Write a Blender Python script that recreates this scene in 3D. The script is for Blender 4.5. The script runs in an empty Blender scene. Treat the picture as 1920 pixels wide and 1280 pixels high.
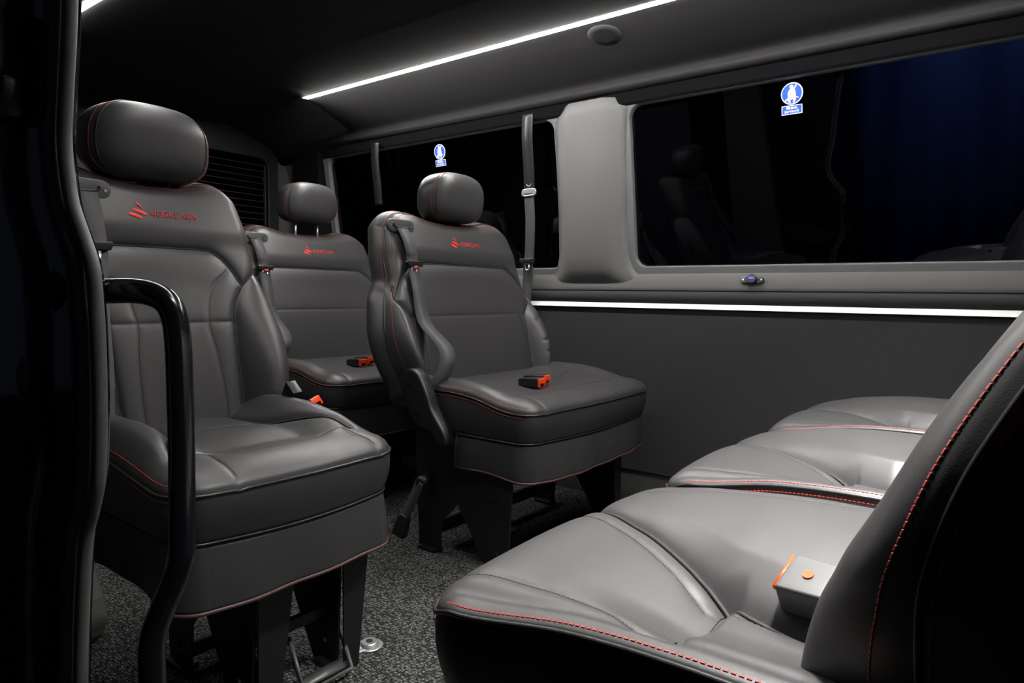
import bpy, math, random
import numpy as np
from mathutils import Vector, Matrix
random.seed(4)
C = bpy.context.scene.collection
PI = math.pi
H = 0.79                      # eye height above the van floor

# ------------------------------------------------------------------ camera
F = 1268.0
def nrm(v):
    v = np.array(v, float); return v / np.linalg.norm(v)
_rY = nrm((-1660, 110, F)); _rX = np.array((970, 77, F), float)
_rX = nrm(_rX - (_rX @ _rY) * _rY); _rZ = np.cross(_rX, _rY)
if _rZ[1] < 0: _rZ = -_rZ
_M = np.array([_rX, _rY, _rZ])
_rt, _up, _fw = _M @ np.array([1, 0, 0.]), _M @ np.array([0, 1, 0.]), _M @ np.array([0, 0, 1.])
cd = bpy.data.cameras.new('camera'); cam = bpy.data.objects.new('camera', cd); C.objects.link(cam)
cd.sensor_width = 36; cd.sensor_fit = 'HORIZONTAL'; cd.lens = F / 1920 * 36
cd.clip_start = 0.02; cd.clip_end = 60
cam.matrix_world = Matrix(((_rt[0], _up[0], -_fw[0], 0), (_rt[1], _up[1], -_fw[1], 0), (_rt[2], _up[2], -_fw[2], H), (0, 0, 0, 1)))
bpy.context.scene.camera = cam

# ------------------------------------------------------------------ world and exposure
sc = bpy.context.scene
w = bpy.data.worlds.new('night'); sc.world = w; w.use_nodes = True
w.node_tree.nodes['Background'].inputs[0].default_value = (0.55, 0.65, 1.0, 1)
w.node_tree.nodes['Background'].inputs[1].default_value = 0.010
vs = sc.view_settings
vs.view_transform = 'Standard'; vs.look = 'None'; vs.gamma = 1; vs.use_curve_mapping = False; vs.exposure = 0.0
LED_POWER = 165.0
LED_Y0 = 0.0
FILL_POWER = 1950.0

# ------------------------------------------------------------------ materials
def mat(name, col, rough=0.5, metal=0.0, spec=0.5, bump=None, emit=None, coat=0.0, var=None, sheen=0.0):
    m = bpy.data.materials.new(name); m.use_nodes = True
    nt = m.node_tree; b = nt.nodes['Principled BSDF']
    b.inputs['Base Color'].default_value = (*col, 1)
    b.inputs['Roughness'].default_value = rough
    b.inputs['Metallic'].default_value = metal
    b.inputs['Specular IOR Level'].default_value = spec
    if coat: b.inputs['Coat Weight'].default_value = coat; b.inputs['Coat Roughness'].default_value = 0.05
    if sheen: b.inputs['Sheen Weight'].default_value = sheen; b.inputs['Sheen Roughness'].default_value = 0.4
    if emit:
        b.inputs['Emission Color'].default_value = (*emit[0], 1); b.inputs['Emission Strength'].default_value = emit[1]
    tc = nt.nodes.new('ShaderNodeTexCoord')
    if bump:
        kind, scale, strength, dist = bump
        if kind == 'leather':
            t = nt.nodes.new('ShaderNodeTexVoronoi'); t.feature = 'SMOOTH_F1'; t.inputs['Scale'].default_value = scale; out = t.outputs['Distance']
        else:
            t = nt.nodes.new('ShaderNodeTexNoise'); t.inputs['Scale'].default_value = scale; t.inputs['Detail'].default_value = 3; out = t.outputs['Fac']
        nt.links.new(tc.outputs['Object'], t.inputs['Vector'])
        bm = nt.nodes.new('ShaderNodeBump'); bm.inputs['Strength'].default_value = strength; bm.inputs['Distance'].default_value = dist
        nt.links.new(out, bm.inputs['Height']); nt.links.new(bm.outputs[0], b.inputs['Normal'])
    if var:
        t = nt.nodes.new('ShaderNodeTexNoise'); t.inputs['Scale'].default_value = var[0]; t.inputs['Detail'].default_value = 4
        nt.links.new(tc.outputs['Object'], t.inputs['Vector'])
        r = nt.nodes.new('ShaderNodeMixRGB'); nt.links.new(t.outputs['Fac'], r.inputs[0])
        r.inputs[1].default_value = (*[c * (1 - var[1]) for c in col], 1); r.inputs[2].default_value = (*[min(1, c * (1 + var[1])) for c in col], 1)
        nt.links.new(r.outputs[0], b.inputs['Base Color'])
    return m

M = {}
M['leather'] = mat('leather', (0.034, 0.033, 0.034), 0.43, bump=('leather', 900, 0.12, 0.0006), spec=0.5, var=(6, .06))
M['piping'] = mat('piping', (0.014, 0.014, 0.014), 0.34)
M['redpiping'] = mat('red_tinged_piping', (0.075, 0.03, 0.032), 0.5)
M['stitch_red'] = mat('red_thread', (0.40, 0.045, 0.035), 0.6)
M['stitch_black'] = mat('black_thread', (0.006, 0.006, 0.006), 0.7)
M['logo_red'] = mat('red_embroidery', (0.85, 0.03, 0.02), 0.5)
M['plastic'] = mat('black_plastic', (0.012, 0.012, 0.013), 0.35, bump=('noise', 700, 0.1, 0.0005))
M['grey_plastic'] = mat('grey_plastic', (0.055, 0.055, 0.056), 0.4, bump=('noise', 700, 0.1, 0.0005))
M['steel_black'] = mat('black_powder_steel', (0.006, 0.006, 0.007), 0.42)
M['gloss_black'] = mat('gloss_black_tube', (0.006, 0.006, 0.008), 0.18, spec=0.6)
M['paint'] = mat('black_paint', (0.002, 0.002, 0.003), 0.12, coat=1.0)
M['rubber'] = mat('rubber', (0.11, 0.11, 0.11), 0.55)
M['chrome'] = mat('chrome', (0.75, 0.75, 0.76), 0.30, metal=1.0)
M['orange'] = mat('orange_plastic', (0.95, 0.07, 0.01), 0.35)
M['white'] = mat('white_strip', (0.80, 0.80, 0.79), 0.45)
M['blue'] = mat('blue_sign', (0.02, 0.09, 0.62), 0.4)
M['signwhite'] = mat('sign_white', (0.85, 0.85, 0.9), 0.4)
M['wallgrey'] = mat('grey_trim_lining', (0.112, 0.112, 0.112), 0.7, bump=('noise', 500, 0.25, 0.001))
M['wallpanel'] = mat('charcoal_wall_felt', (0.024, 0.025, 0.026), 0.85, spec=0.3, bump=('noise', 900, 0.3, 0.001), var=(2.5, .1))
M['darktrim'] = mat('dark_trim', (0.03, 0.03, 0.031), 0.75, bump=('noise', 500, 0.25, 0.001))
M['plinth'] = mat('plinth', (0.045, 0.046, 0.042), 0.8)
M['headliner'] = mat('headliner', (0.026, 0.025, 0.026), 0.8, bump=('noise', 600, 0.3, 0.001))
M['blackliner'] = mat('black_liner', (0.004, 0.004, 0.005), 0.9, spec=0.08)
M['blackpanel'] = mat('black_panel', (0.006, 0.006, 0.007), 0.5)
M['tarp'] = mat('blue_tarp', (0.012, 0.03, 0.10), 0.7)
M['asphalt'] = mat('asphalt', (0.02, 0.02, 0.02), 0.9)
M['heater'] = mat('heater_line', (0.06, 0.05, 0.045), 0.6)
M['led'] = mat('led', (1, 1, 1), 0.5, emit=((1.0, 0.975, 0.94), LED_POWER))
M['led_dim'] = mat('led_door_side', (1, 1, 1), 0.5, emit=((1.0, 0.975, 0.94), LED_POWER * .40))
M['fill_glow'] = mat('added_fill_lens', (1, 1, 1), 0.5, emit=((1.0, 0.975, 0.94), FILL_POWER))  # glow of the added fill lights over the rear-facing seats
M['alu'] = mat('led_channel', (0.10, 0.10, 0.10), 0.4, metal=0.6)
M['bluelight'] = mat('blue_display', (0.05, 0.05, 0.5), 0.4, emit=((0.15, 0.12, 1.0), 0.6))

def webbing_mat():
    m = mat('belt_webbing', (0.05, 0.05, 0.052), 0.6); nt = m.node_tree; b = nt.nodes['Principled BSDF']
    tc = nt.nodes.new('ShaderNodeTexCoord'); wv = nt.nodes.new('ShaderNodeTexWave'); wv.bands_direction = 'Z'
    wv.inputs['Scale'].default_value = 220; nt.links.new(tc.outputs['Object'], wv.inputs['Vector'])
    bm = nt.nodes.new('ShaderNodeBump'); bm.inputs['Strength'].default_value = 0.3; bm.inputs['Distance'].default_value = 0.001
    nt.links.new(wv.outputs['Fac'], bm.inputs['Height']); nt.links.new(bm.outputs[0], b.inputs['Normal']); return m
M['web'] = webbing_mat()
def glass_mat():
    m = bpy.data.materials.new('tinted_glass'); m.use_nodes = True; nt = m.node_tree; nt.nodes.clear()
    o = nt.nodes.new('ShaderNodeOutputMaterial'); mx = nt.nodes.new('ShaderNodeMixShader'); fr = nt.nodes.new('ShaderNodeFresnel'); fr.inputs[0].default_value = 1.5
    tr = nt.nodes.new('ShaderNodeBsdfTransparent'); tr.inputs[0].default_value = (0.16, 0.19, 0.24, 1)
    gl = nt.nodes.new('ShaderNodeBsdfGlossy'); gl.inputs['Roughness'].default_value = 0.0; gl.inputs[0].default_value = (.9, .92, 1, 1)
    nt.links.new(fr.outputs[0], mx.inputs[0]); nt.links.new(tr.outputs[0], mx.inputs[1]); nt.links.new(gl.outputs[0], mx.inputs[2]); nt.links.new(mx.outputs[0], o.inputs[0])
    return m
M['glass'] = glass_mat()
def carpet_mat():
    m = mat('ribbed_carpet', (0.1, 0.1, 0.1), 0.95, spec=0.15); nt = m.node_tree; b = nt.nodes['Principled BSDF']
    tc = nt.nodes.new('ShaderNodeTexCoord'); mp = nt.nodes.new('ShaderNodeMapping'); mp.inputs['Rotation'].default_value = (0, 0, math.radians(8))
    nt.links.new(tc.outputs['Object'], mp.inputs['Vector'])
    mp.inputs['Scale'].default_value = (1.0, 0.55, 1.0)
    v = nt.nodes.new('ShaderNodeTexVoronoi'); v.inputs['Scale'].default_value = 165; v.inputs['Randomness'].default_value = 0.55
    nt.links.new(mp.outputs[0], v.inputs['Vector'])
    n = nt.nodes.new('ShaderNodeTexNoise'); n.inputs['Scale'].default_value = 260; nt.links.new(tc.outputs['Object'], n.inputs['Vector'])
    cr = nt.nodes.new('ShaderNodeValToRGB'); nt.links.new(v.outputs['Distance'], cr.inputs[0])
    cr.color_ramp.elements[0].position = 0.1; cr.color_ramp.elements[0].color = (0.155, 0.155, 0.152, 1)
    cr.color_ramp.elements[1].position = 0.62; cr.color_ramp.elements[1].color = (0.012, 0.012, 0.012, 1)
    r2 = nt.nodes.new('ShaderNodeValToRGB'); nt.links.new(n.outputs['Fac'], r2.inputs[0])
    r2.color_ramp.elements[0].position = .38; r2.color_ramp.elements[0].color = (.22, .22, .22, 1); r2.color_ramp.elements[1].position = .68; r2.color_ramp.elements[1].color = (1.9, 1.9, 1.9, 1)
    mx = nt.nodes.new('ShaderNodeMixRGB'); mx.blend_type = 'MULTIPLY'; mx.inputs[0].default_value = 1
    nt.links.new(cr.outputs[0], mx.inputs[1]); nt.links.new(r2.outputs[0], mx.inputs[2]); nt.links.new(mx.outputs[0], b.inputs['Base Color'])
    bm = nt.nodes.new('ShaderNodeBump'); bm.invert = True; bm.inputs['Strength'].default_value = 0.9; bm.inputs['Distance'].default_value = 0.004
    nt.links.new(v.outputs['Distance'], bm.inputs['Height']); nt.links.new(bm.outputs[0], b.inputs['Normal'])
    return m
M['carpet'] = carpet_mat()

# ------------------------------------------------------------------ mesh helpers
def link(o, parent=None):
    C.objects.link(o)
    if parent is not None: o.parent = parent
    return o
def mk(name, verts, faces, m, parent=None, smooth=True, sub=0, bevel=0, solid=0, angle=None):
    me = bpy.data.meshes.new(name); me.from_pydata([tuple(map(float, v)) for v in verts], [], [tuple(map(int, f)) for f in faces]); me.validate(); me.update()
    import bmesh as _b
    bm = _b.new(); bm.from_mesh(me); _b.ops.recalc_face_normals(bm, faces=bm.faces); bm.to_mesh(me); bm.free()
    if m: me.materials.append(M[m])
    if smooth: me.polygons.foreach_set('use_smooth', [True] * len(me.polygons))
    o = link(bpy.data.objects.new(name, me), parent)
    if solid: s = o.modifiers.new('s', 'SOLIDIFY'); s.thickness = solid; s.offset = 0
    if bevel: b = o.modifiers.new('b', 'BEVEL'); b.width = bevel; b.segments = 3; b.limit_method = 'ANGLE'; b.angle_limit = math.radians(35)
    if sub: s = o.modifiers.new('u', 'SUBSURF'); s.levels = s.render_levels = sub
    if angle:
        me.set_sharp_from_angle(angle=math.radians(angle))
    return o
def pieces(v, f):
    par = list(range(len(v)))
    def find(a):
        while par[a] != a: par[a] = par[par[a]]; a = par[a]
        return a
    for q in f:
        r0 = find(q[0])
        for b in q[1:]: par[find(b)] = r0
    grp = {}
    for q in f: grp.setdefault(find(q[0]), []).append(q)
    out = []
    for qs in grp.values():
        ids = sorted({i for q in qs for i in q}); mp = {i: k for k, i in enumerate(ids)}
        out.append(([v[i] for i in ids], [tuple(mp[i] for i in q) for q in qs]))
    return out
class MB:
    def __init__(s): s.v = []; s.f = []
    def add(s, vs, fs):
        n = len(s.v); s.v += [tuple(map(float, v)) for v in vs]; s.f += [tuple(int(i) + n for i in f) for f in fs]; return s
    def box(s, a, b):
        (x0, y0, z0), (x1, y1, z1) = a, b
        return s.add([(x0, y0, z0), (x1, y0, z0), (x1, y1, z0), (x0, y1, z0), (x0, y0, z1), (x1, y0, z1), (x1, y1, z1), (x0, y1, z1)],
                     [(0, 3, 2, 1), (4, 5, 6, 7), (0, 1, 5, 4), (1, 2, 6, 5), (2, 3, 7, 6), (3, 0, 4, 7)])
    def obox(s, c, ax, ay, az):            # oriented box, half axes
        c, ax, ay, az = map(np.array, (c, ax, ay, az)); vs = []
        for k in (-1, 1):
            for i, j in ((-1, -1), (1, -1), (1, 1), (-1, 1)): vs.append(c + i * ax + j * ay + k * az)
        return s.add(vs, [(0, 3, 2, 1), (4, 5, 6, 7), (0, 1, 5, 4), (1, 2, 6, 5), (2, 3, 7, 6), (3, 0, 4, 7)])
    def tube(s, pts, r, n=8, cap=True, closed=False):
        pts = np.array(pts, float); N = len(pts); rr = np.full(N, r) if np.isscalar(r) else np.array(r)
        if closed: t = np.roll(pts, -1, 0) - np.roll(pts, 1, 0)
        else: t = np.gradient(pts, axis=0)
        t /= (np.linalg.norm(t, axis=1)[:, None] + 1e-12)
        u = np.cross(t[0], (0, 0, 1.)); 
        if np.linalg.norm(u) < .1: u = np.cross(t[0], (0, 1., 0))
        vs = []
        for i in range(N):
            u = u - (u @ t[i]) * t[i]; u /= np.linalg.norm(u) + 1e-12; b = np.cross(t[i], u)
            for k in range(n):
                a = 2 * PI * k / n; vs.append(pts[i] + rr[i] * (math.cos(a) * u + math.sin(a) * b))
        fs = []
        for i in range(N if closed else N - 1):
            j = (i + 1) % N
            for k in range(n): fs.append((i * n + k, i * n + (k + 1) % n, j * n + (k + 1) % n, j * n + k))
        if cap and not closed: fs += [tuple(range(n)), tuple(range((N - 1) * n, N * n))]
        return s.add(vs, fs)
    def prism(s, poly, axis, a, b):        # 2D polygon extruded along axis between a and b
        n = len(poly); vs = []
        for t in (a, b):
            for p, q in poly:
                vs.append({'x': (t, p, q), 'y': (p, t, q), 'z': (p, q, t)}[axis])
        return s.add(vs, [tuple(range(n)), tuple(range(n, 2 * n))] + [(i, (i + 1) % n, (i + 1) % n + n, i + n) for i in range(n)])
    def ribbon(s, pts, wv, width, th=.0014):  # flat strap through pts with width directions
        pts = np.array(pts, float); wv = np.array([nrm(x) for x in wv]); t = np.gradient(pts, axis=0); N = len(pts); vs = []
        for i in range(N):
            n_ = nrm(np.cross(t[i], wv[i]))
            for a, b in ((-1, -1), (1, -1), (1, 1), (-1, 1)): vs.append(pts[i] + a * wv[i] * width / 2 + b * n_ * th / 2)
        fs = [(0, 1, 2, 3), tuple((N - 1) * 4 + k for k in range(4))]
        for i in range(N - 1):
            for k in range(4): fs.append((i * 4 + k, i * 4 + (k + 1) % 4, (i + 1) * 4 + (k + 1) % 4, (i + 1) * 4 + k))
        return s.add(vs, fs)
    def build(s, name, m, parent=None, **k): return mk(name, s.v, s.f, m, parent, **k)
    def build_each(s, name, m, parent=None, **k): return [mk(name, v, f, m, parent, **k) for v, f in pieces(s.v, s.f)]
def smooth_path(P, n=12, closed=False):
    P = np.array(P, float); out = []; N = len(P)
    for i in range(N - 1):
        p0 = P[max(i - 1, 0)]; p1 = P[i]; p2 = P[i + 1]; p3 = P[min(i + 2, N - 1)]
        for k in range(n):
            t = k / n
            out.append(.5 * ((2 * p1) + (-p0 + p2) * t + (2 * p0 - 5 * p1 + 4 * p2 - p3) * t * t + (-p0 + 3 * p1 - 3 * p2 + p3) * t ** 3))
    out.append(P[-1]); return np.array(out)
def resample(P, step):
    P = np.array(P, float); d = np.r_[0, np.cumsum(np.linalg.norm(np.diff(P, axis=0), axis=1))]
    n = max(2, int(round(d[-1] / step)) + 1); s = np.linspace(0, d[-1], n)
    return np.stack([np.interp(s, d, P[:, k]) for k in range(P.shape[1])], 1)
def pdist(X, Y, poly):
    d = np.full(X.shape, 9.0); poly = np.array(poly)
    for a, b in zip(poly[:-1], poly[1:]):
        ab = b - a; L = ab @ ab + 1e-12
        t = np.clip(((X - a[0]) * ab[0] + (Y - a[1]) * ab[1]) / L, 0, 1)
        d = np.minimum(d, np.hypot(X - a[0] - t * ab[0], Y - a[1] - t * ab[1]))
    return d
def sstep(a, b, x):
    t = np.clip((x - a) / (b - a), 0, 1); return t * t * (3 - 2 * t)
def tag(o, label=None, cat=None, group=None, kind=None):
    if label: o['label'] = label
    if cat: o['category'] = cat
    if group: o['group'] = group
    if kind: o['kind'] = kind
    return o
def thing(name, label, cat, loc=(0, 0, 0), rz=0, group=None):
    o = bpy.data.objects.new(name, None); o.empty_display_size = .05; link(o); o.location = loc; o.rotation_euler = (0, 0, rz)
    return tag(o, label, cat, group)
def stitches(path, normals, length=.0040, gap=.0018, width=.0013, lift=.0010):
    path = np.array(path); d = np.r_[0, np.cumsum(np.linalg.norm(np.diff(path, axis=0), axis=1))]
    mb = MB(); s = 0.002
    nn = np.array(normals)
    while s + length < d[-1]:
        a = np.array([np.interp(s, d, path[:, k]) for k in range(3)]); b = np.array([np.interp(s + length, d, path[:, k]) for k in range(3)])
        nv = nrm([np.interp(s, d, nn[:, k]) for k in range(3)]); t = b - a; wv = nrm(np.cross(t, nv))
        mb.obox((a + b) / 2 + nv * lift * .4, t / 2, wv * width / 2, nv * lift * .6); s += length + gap
    return mb
def copy_tree(o, parent=None):
    c = o.copy(); C.objects.link(c); c.parent = parent
    for ch in list(o.children): copy_tree(ch, c)
    return c

# ------------------------------------------------------------------ seat backrest
BACK_Z = [.44, .50, .58, .66, .75, .80, .83, .90, 1.00, 1.06]
BACK_W = [.235, .245, .268, .276, .262, .247, .239, .234, .215, .200]
def zj(k): return k
def back_shape(kind):
    wide = kind == 'wide'
    bench = kind == 'bench'
    sx = 1.40 if wide else (.965 if bench else 1.0)
    _w = smooth_path(list(zip(BACK_Z, BACK_W)), 12)
    hw = lambda z: np.interp(z, _w[:, 0], _w[:, 1]) * sx
    z0 = .455
    ztop = lambda u: 1.038 + .012 * np.exp(-((np.abs(u) - .72) / .2) ** 2) - .012 * np.exp(-(u / .45) ** 2) - .045 * np.clip((np.abs(u) - .80) / .20, 0, 1) ** 2.4
    yb = lambda z: .405 + .30 * (z - .46) - .012 * np.sin(np.clip((z - .46) / .58, 0, 1) * PI)
    if wide:
        xt, xj, zjn, xin = .235, .345, .765, [(.345, .765), (.300, .715), (.292, .64), (.287, .55), (.277, .45)]
        cen = [[(.300, .805), (.268, .76), (.250, .72), (.262, .64), (.268, .55), (.262, .45)]]
    else:
        xt, xj, zjn, xin = .115, .185, .800, [(.185, .800), (.152, .745), (.142, .66), (.137, .55), (.128, .45)]
        cen = [[(.148, .835), (.100, .79), (.080, .72), (.088, .64), (.092, .55), (.088, .45)]]
    zs = .884
    S = lambda pts, n=10: smooth_path(pts, n)
    main = []
    top = np.array([(-xj, zjn), (-xt, zs), (xt, zs), (xj, zjn)])
    top = np.r_[[(-xj, zjn)], S([(-xj, zjn), (-(xj * .55 + xt * .45), zjn + (zs - zjn) * .62), (-xt - .004, zs - .005), (-xt + .03, zs)]), [(xt - .03, zs)], S([(xt - .03, zs), (xt + .004, zs - .005), (xj * .55 + xt * .45, zjn + (zs - zjn) * .62), (xj, zjn)])]
    main.append(top)
    for sg in (-1, 1):
        main.append(S([(sg * x, z) for x, z in xin]))
        e = hw(.84)
        main.append(S([(sg * xj, zjn), (sg * (xj * .5 + e * .5), zjn + .024), (sg * (e + .004), zjn + .036)]))
    fine = [np.array([(-xin[2][0], .716), (xin[2][0], .716)])]
    for c in cen:
        for sg in (-1, 1): fine.append(S([(sg * x, z) for x, z in c]))
    r = .036
    if bench:
        r = .020
        _a = smooth_path([(.40, .072), (.46, .070), (.50, .064), (.56, .046), (.60, .030), (.66, .013), (.75, .006), (.85, 0), (1.1, 0)], 8)
        _t = smooth_path([(.40, .435), (.46, .428), (.53, .420), (.58, .418), (.615, .420), (.664, .432), (.71, .450), (.78, .487), (.90, .56), (1.08, .66)], 10)
        yb = lambda z: np.interp(z, _t[:, 0], _t[:, 1])
    _x = smooth_path(xin, 12)[::-1]
    xinf = lambda z: np.interp(z, _x[:, 1], _x[:, 0])
    def depth(x, z, ed=None):
        h = hw(z); u = np.clip(x / h, -1, 1); ax = np.abs(x)
        d = np.minimum(h - ax, ztop(u) - z); d = np.clip(d, 0, r)
        y = yb(z) + (r - np.sqrt(np.maximum(r * r - (r - d) ** 2, 0)))
        y = y + .010 * (np.abs(u) ** 2) * sstep(.80, .70, z) * 0 - .012 * (1 - u * u)
        # side bolsters
        xi = xinf(z); s_ = np.clip((ax - xi) / np.maximum(h - xi, .01), 0, 1)
        amp = .050 * sstep(zjn + .06, .58, z) * (.65 + .35 * sstep(.46, .56, z))
        if bench: amp = np.interp(z, _a[:, 0], _a[:, 1])
        y = y - amp * np.power(np.maximum(0, np.sin(PI * np.power(s_, 1.3))), .85)
        # centre dish between bolsters
        y = y + .008 * sstep(xi, xi * .3, ax) * sstep(zs, zs - .1, z)
        y = y - .010 * sstep(zs, zs + .06, z)
        # belt shoulder dent / ridge is left to the panel puff
        dm = np.minimum.reduce([pdist(x, z, p) for p in main]); df = np.minimum.reduce([pdist(x, z, p) for p in fine])
        y = y + .0085 * np.exp(-(dm / .0075)) + .004 * np.exp(-(dm / .025)) + .0022 * np.exp(-(df / .004)) + .0016 * np.exp(-(df / .02))
        return y
    return dict(hw=hw, z0=z0, ztop=ztop, depth=depth, yb=yb, r=r, main=main, fine=fine, sx=sx, xj=xj, zjn=zjn)
def build_back(kind, parent, folds=False):
    B = back_shape(kind)
    nu = 190 if kind == 'wide' else 150; nv = 190
    u = np.sin(np.linspace(-1, 1, nu) * PI / 2 * .82) / math.sin(PI / 2 * .82); v = np.linspace(0, 1, nv); v = v ** .97
    U, V = np.meshgrid(u, v)
    Z = B['z0'] + (B['ztop'](U) - B['z0']) * V; X = U * B['hw'](Z); Y = B['depth'](X, Z)
    # bottom edge rolls under
    Y = Y + .02 * (1 - sstep(0, .06, V))
    if folds:
        for sg in (1,):
            for (cz, sl) in ((.70, .6), (.62, .25), (.575, -.15)):
                t = (Z - cz - sl * (np.abs(X) - .34) * 1.0); a = np.exp(-(t / .0055) ** 2) * sstep(.315, .335, X) * sstep(.40, .37, np.abs(X))
                Y = Y + .0035 * a
    verts = np.stack([X, Y, Z], -1).reshape(-1, 3); idx = lambda i, j: i * nu + j
    faces = [(idx(i, j), idx(i, j + 1), idx(i + 1, j + 1), idx(i + 1, j)) for i in range(nv - 1) for j in range(nu - 1)]
    loop = [idx(i, 0) for i in range(nv)] + [idx(nv - 1, j) for j in range(1, nu)] + [idx(i, nu - 1) for i in range(nv - 2, -1, -1)] + [idx(0, j) for j in range(nu - 2, 0, -1)]
    L = verts[loop]; cen = np.array([0, 0, .74]); n = len(loop)
    tt = np.roll(L, -1, 0) - np.roll(L, 1, 0); nn = np.stack([-tt[:, 2], tt[:, 0]], 1); nn /= np.linalg.norm(nn, axis=1)[:, None] + 1e-9
    # smooth the outline normals
    for _ in range(10): nn = (np.roll(nn, 1, 0) + nn * 2 + np.roll(nn, -1, 0)) / 4
    T = .095; prev = np.array(loop); vl = list(verts); K = 9
    for k in range(1, K + 1):
        s = k / K
        bul = (.003 if kind == 'bench' else .010) * math.sin(PI * min(1, s * 1.3)) - .03 * max(0, s - .75) ** 1.5 / .125
        bulge_low = (.004 if kind == 'bench' else .016) * math.sin(PI * s) * sstep(.83, .75, L[:, 2])
        off = bul + bulge_low
        P = L.copy(); P[:, 0] += nn[:, 0] * off; P[:, 2] += nn[:, 1] * off
        # back plane: constant offset behind reclined plane
        yback = B['yb'](L[:, 2]) + B['r'] + T
        P[:, 1] = L[:, 1] + (yback - L[:, 1]) * s
        base = len(vl); vl += list(P); cur = np.arange(base, base + n)
        for a in range(n): faces.append((prev[a], prev[(a + 1) % n], cur[(a + 1) % n], cur[a]))
        prev = cur
    faces.append(tuple(prev[::-1]))
    back = mk('backrest', vl, faces, 'leather', parent)
    # piping and stitching along the front to side seam (left side, over the top, right side)
    m = 2 * nv + nu - 3
    Lp = L[:m][::1]; np_ = nn[:m]
    P3 = Lp + np.stack([np_[:, 0] * .001, np.full(m, .001), np_[:, 1] * .001], 1)
    mb = MB(); mb.tube(resample(P3, .006), .0026, 6); pip = mb.build('piping', 'piping', back)
    P2 = Lp + np.stack([-np_[:, 0] * .0055, np.full(m, -.0), -np_[:, 1] * .0055], 1)
    P2[:, 1] = B['depth'](P2[:, 0], P2[:, 2]) ; P2[:, 1] += .02 * (1 - sstep(0, .06, (P2[:, 2] - B['z0']) / .58))
    nr = np.stack([np_[:, 0] * .7, np.full(m, -.7), np_[:, 1] * .7], 1)
    st = stitches(P2, nr)
    P4 = Lp + np.stack([np_[:, 0] * .0035, np.full(m, .008), np_[:, 1] * .0035], 1)
    st2 = stitches(P4, np.stack([np_[:, 0], np.zeros(m), np_[:, 1]], 1))
    for q_ in (st, st2): q_.build('edge_stitching', 'stitch_red', back, smooth=False)['label'] = 'red thread along the edge seam'
    # recessed seam welts between the panels
    for p in B['main']:
        q = resample(p, .004); y = B['depth'](q[:, 0], q[:, 1]); MB().tube(np.stack([q[:, 0], y - .0016, q[:, 1]], 1), .0019, 6).build('seam_welt', 'stitch_black', back)
    # dark thread along the fine seams
    st = MB()
    for p in B['fine'][1:]:
        q = resample(p, .004); q = q + np.array([.0035, 0]); y = B['depth'](q[:, 0], q[:, 1])
        s1 = stitches(np.stack([q[:, 0], y, q[:, 1]], 1), np.tile((0, -1, .2), (len(q), 1)), width=.0012, lift=.0006); s1.build('seam_stitching', 'stitch_black', back, smooth=False)
    return back, B

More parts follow.
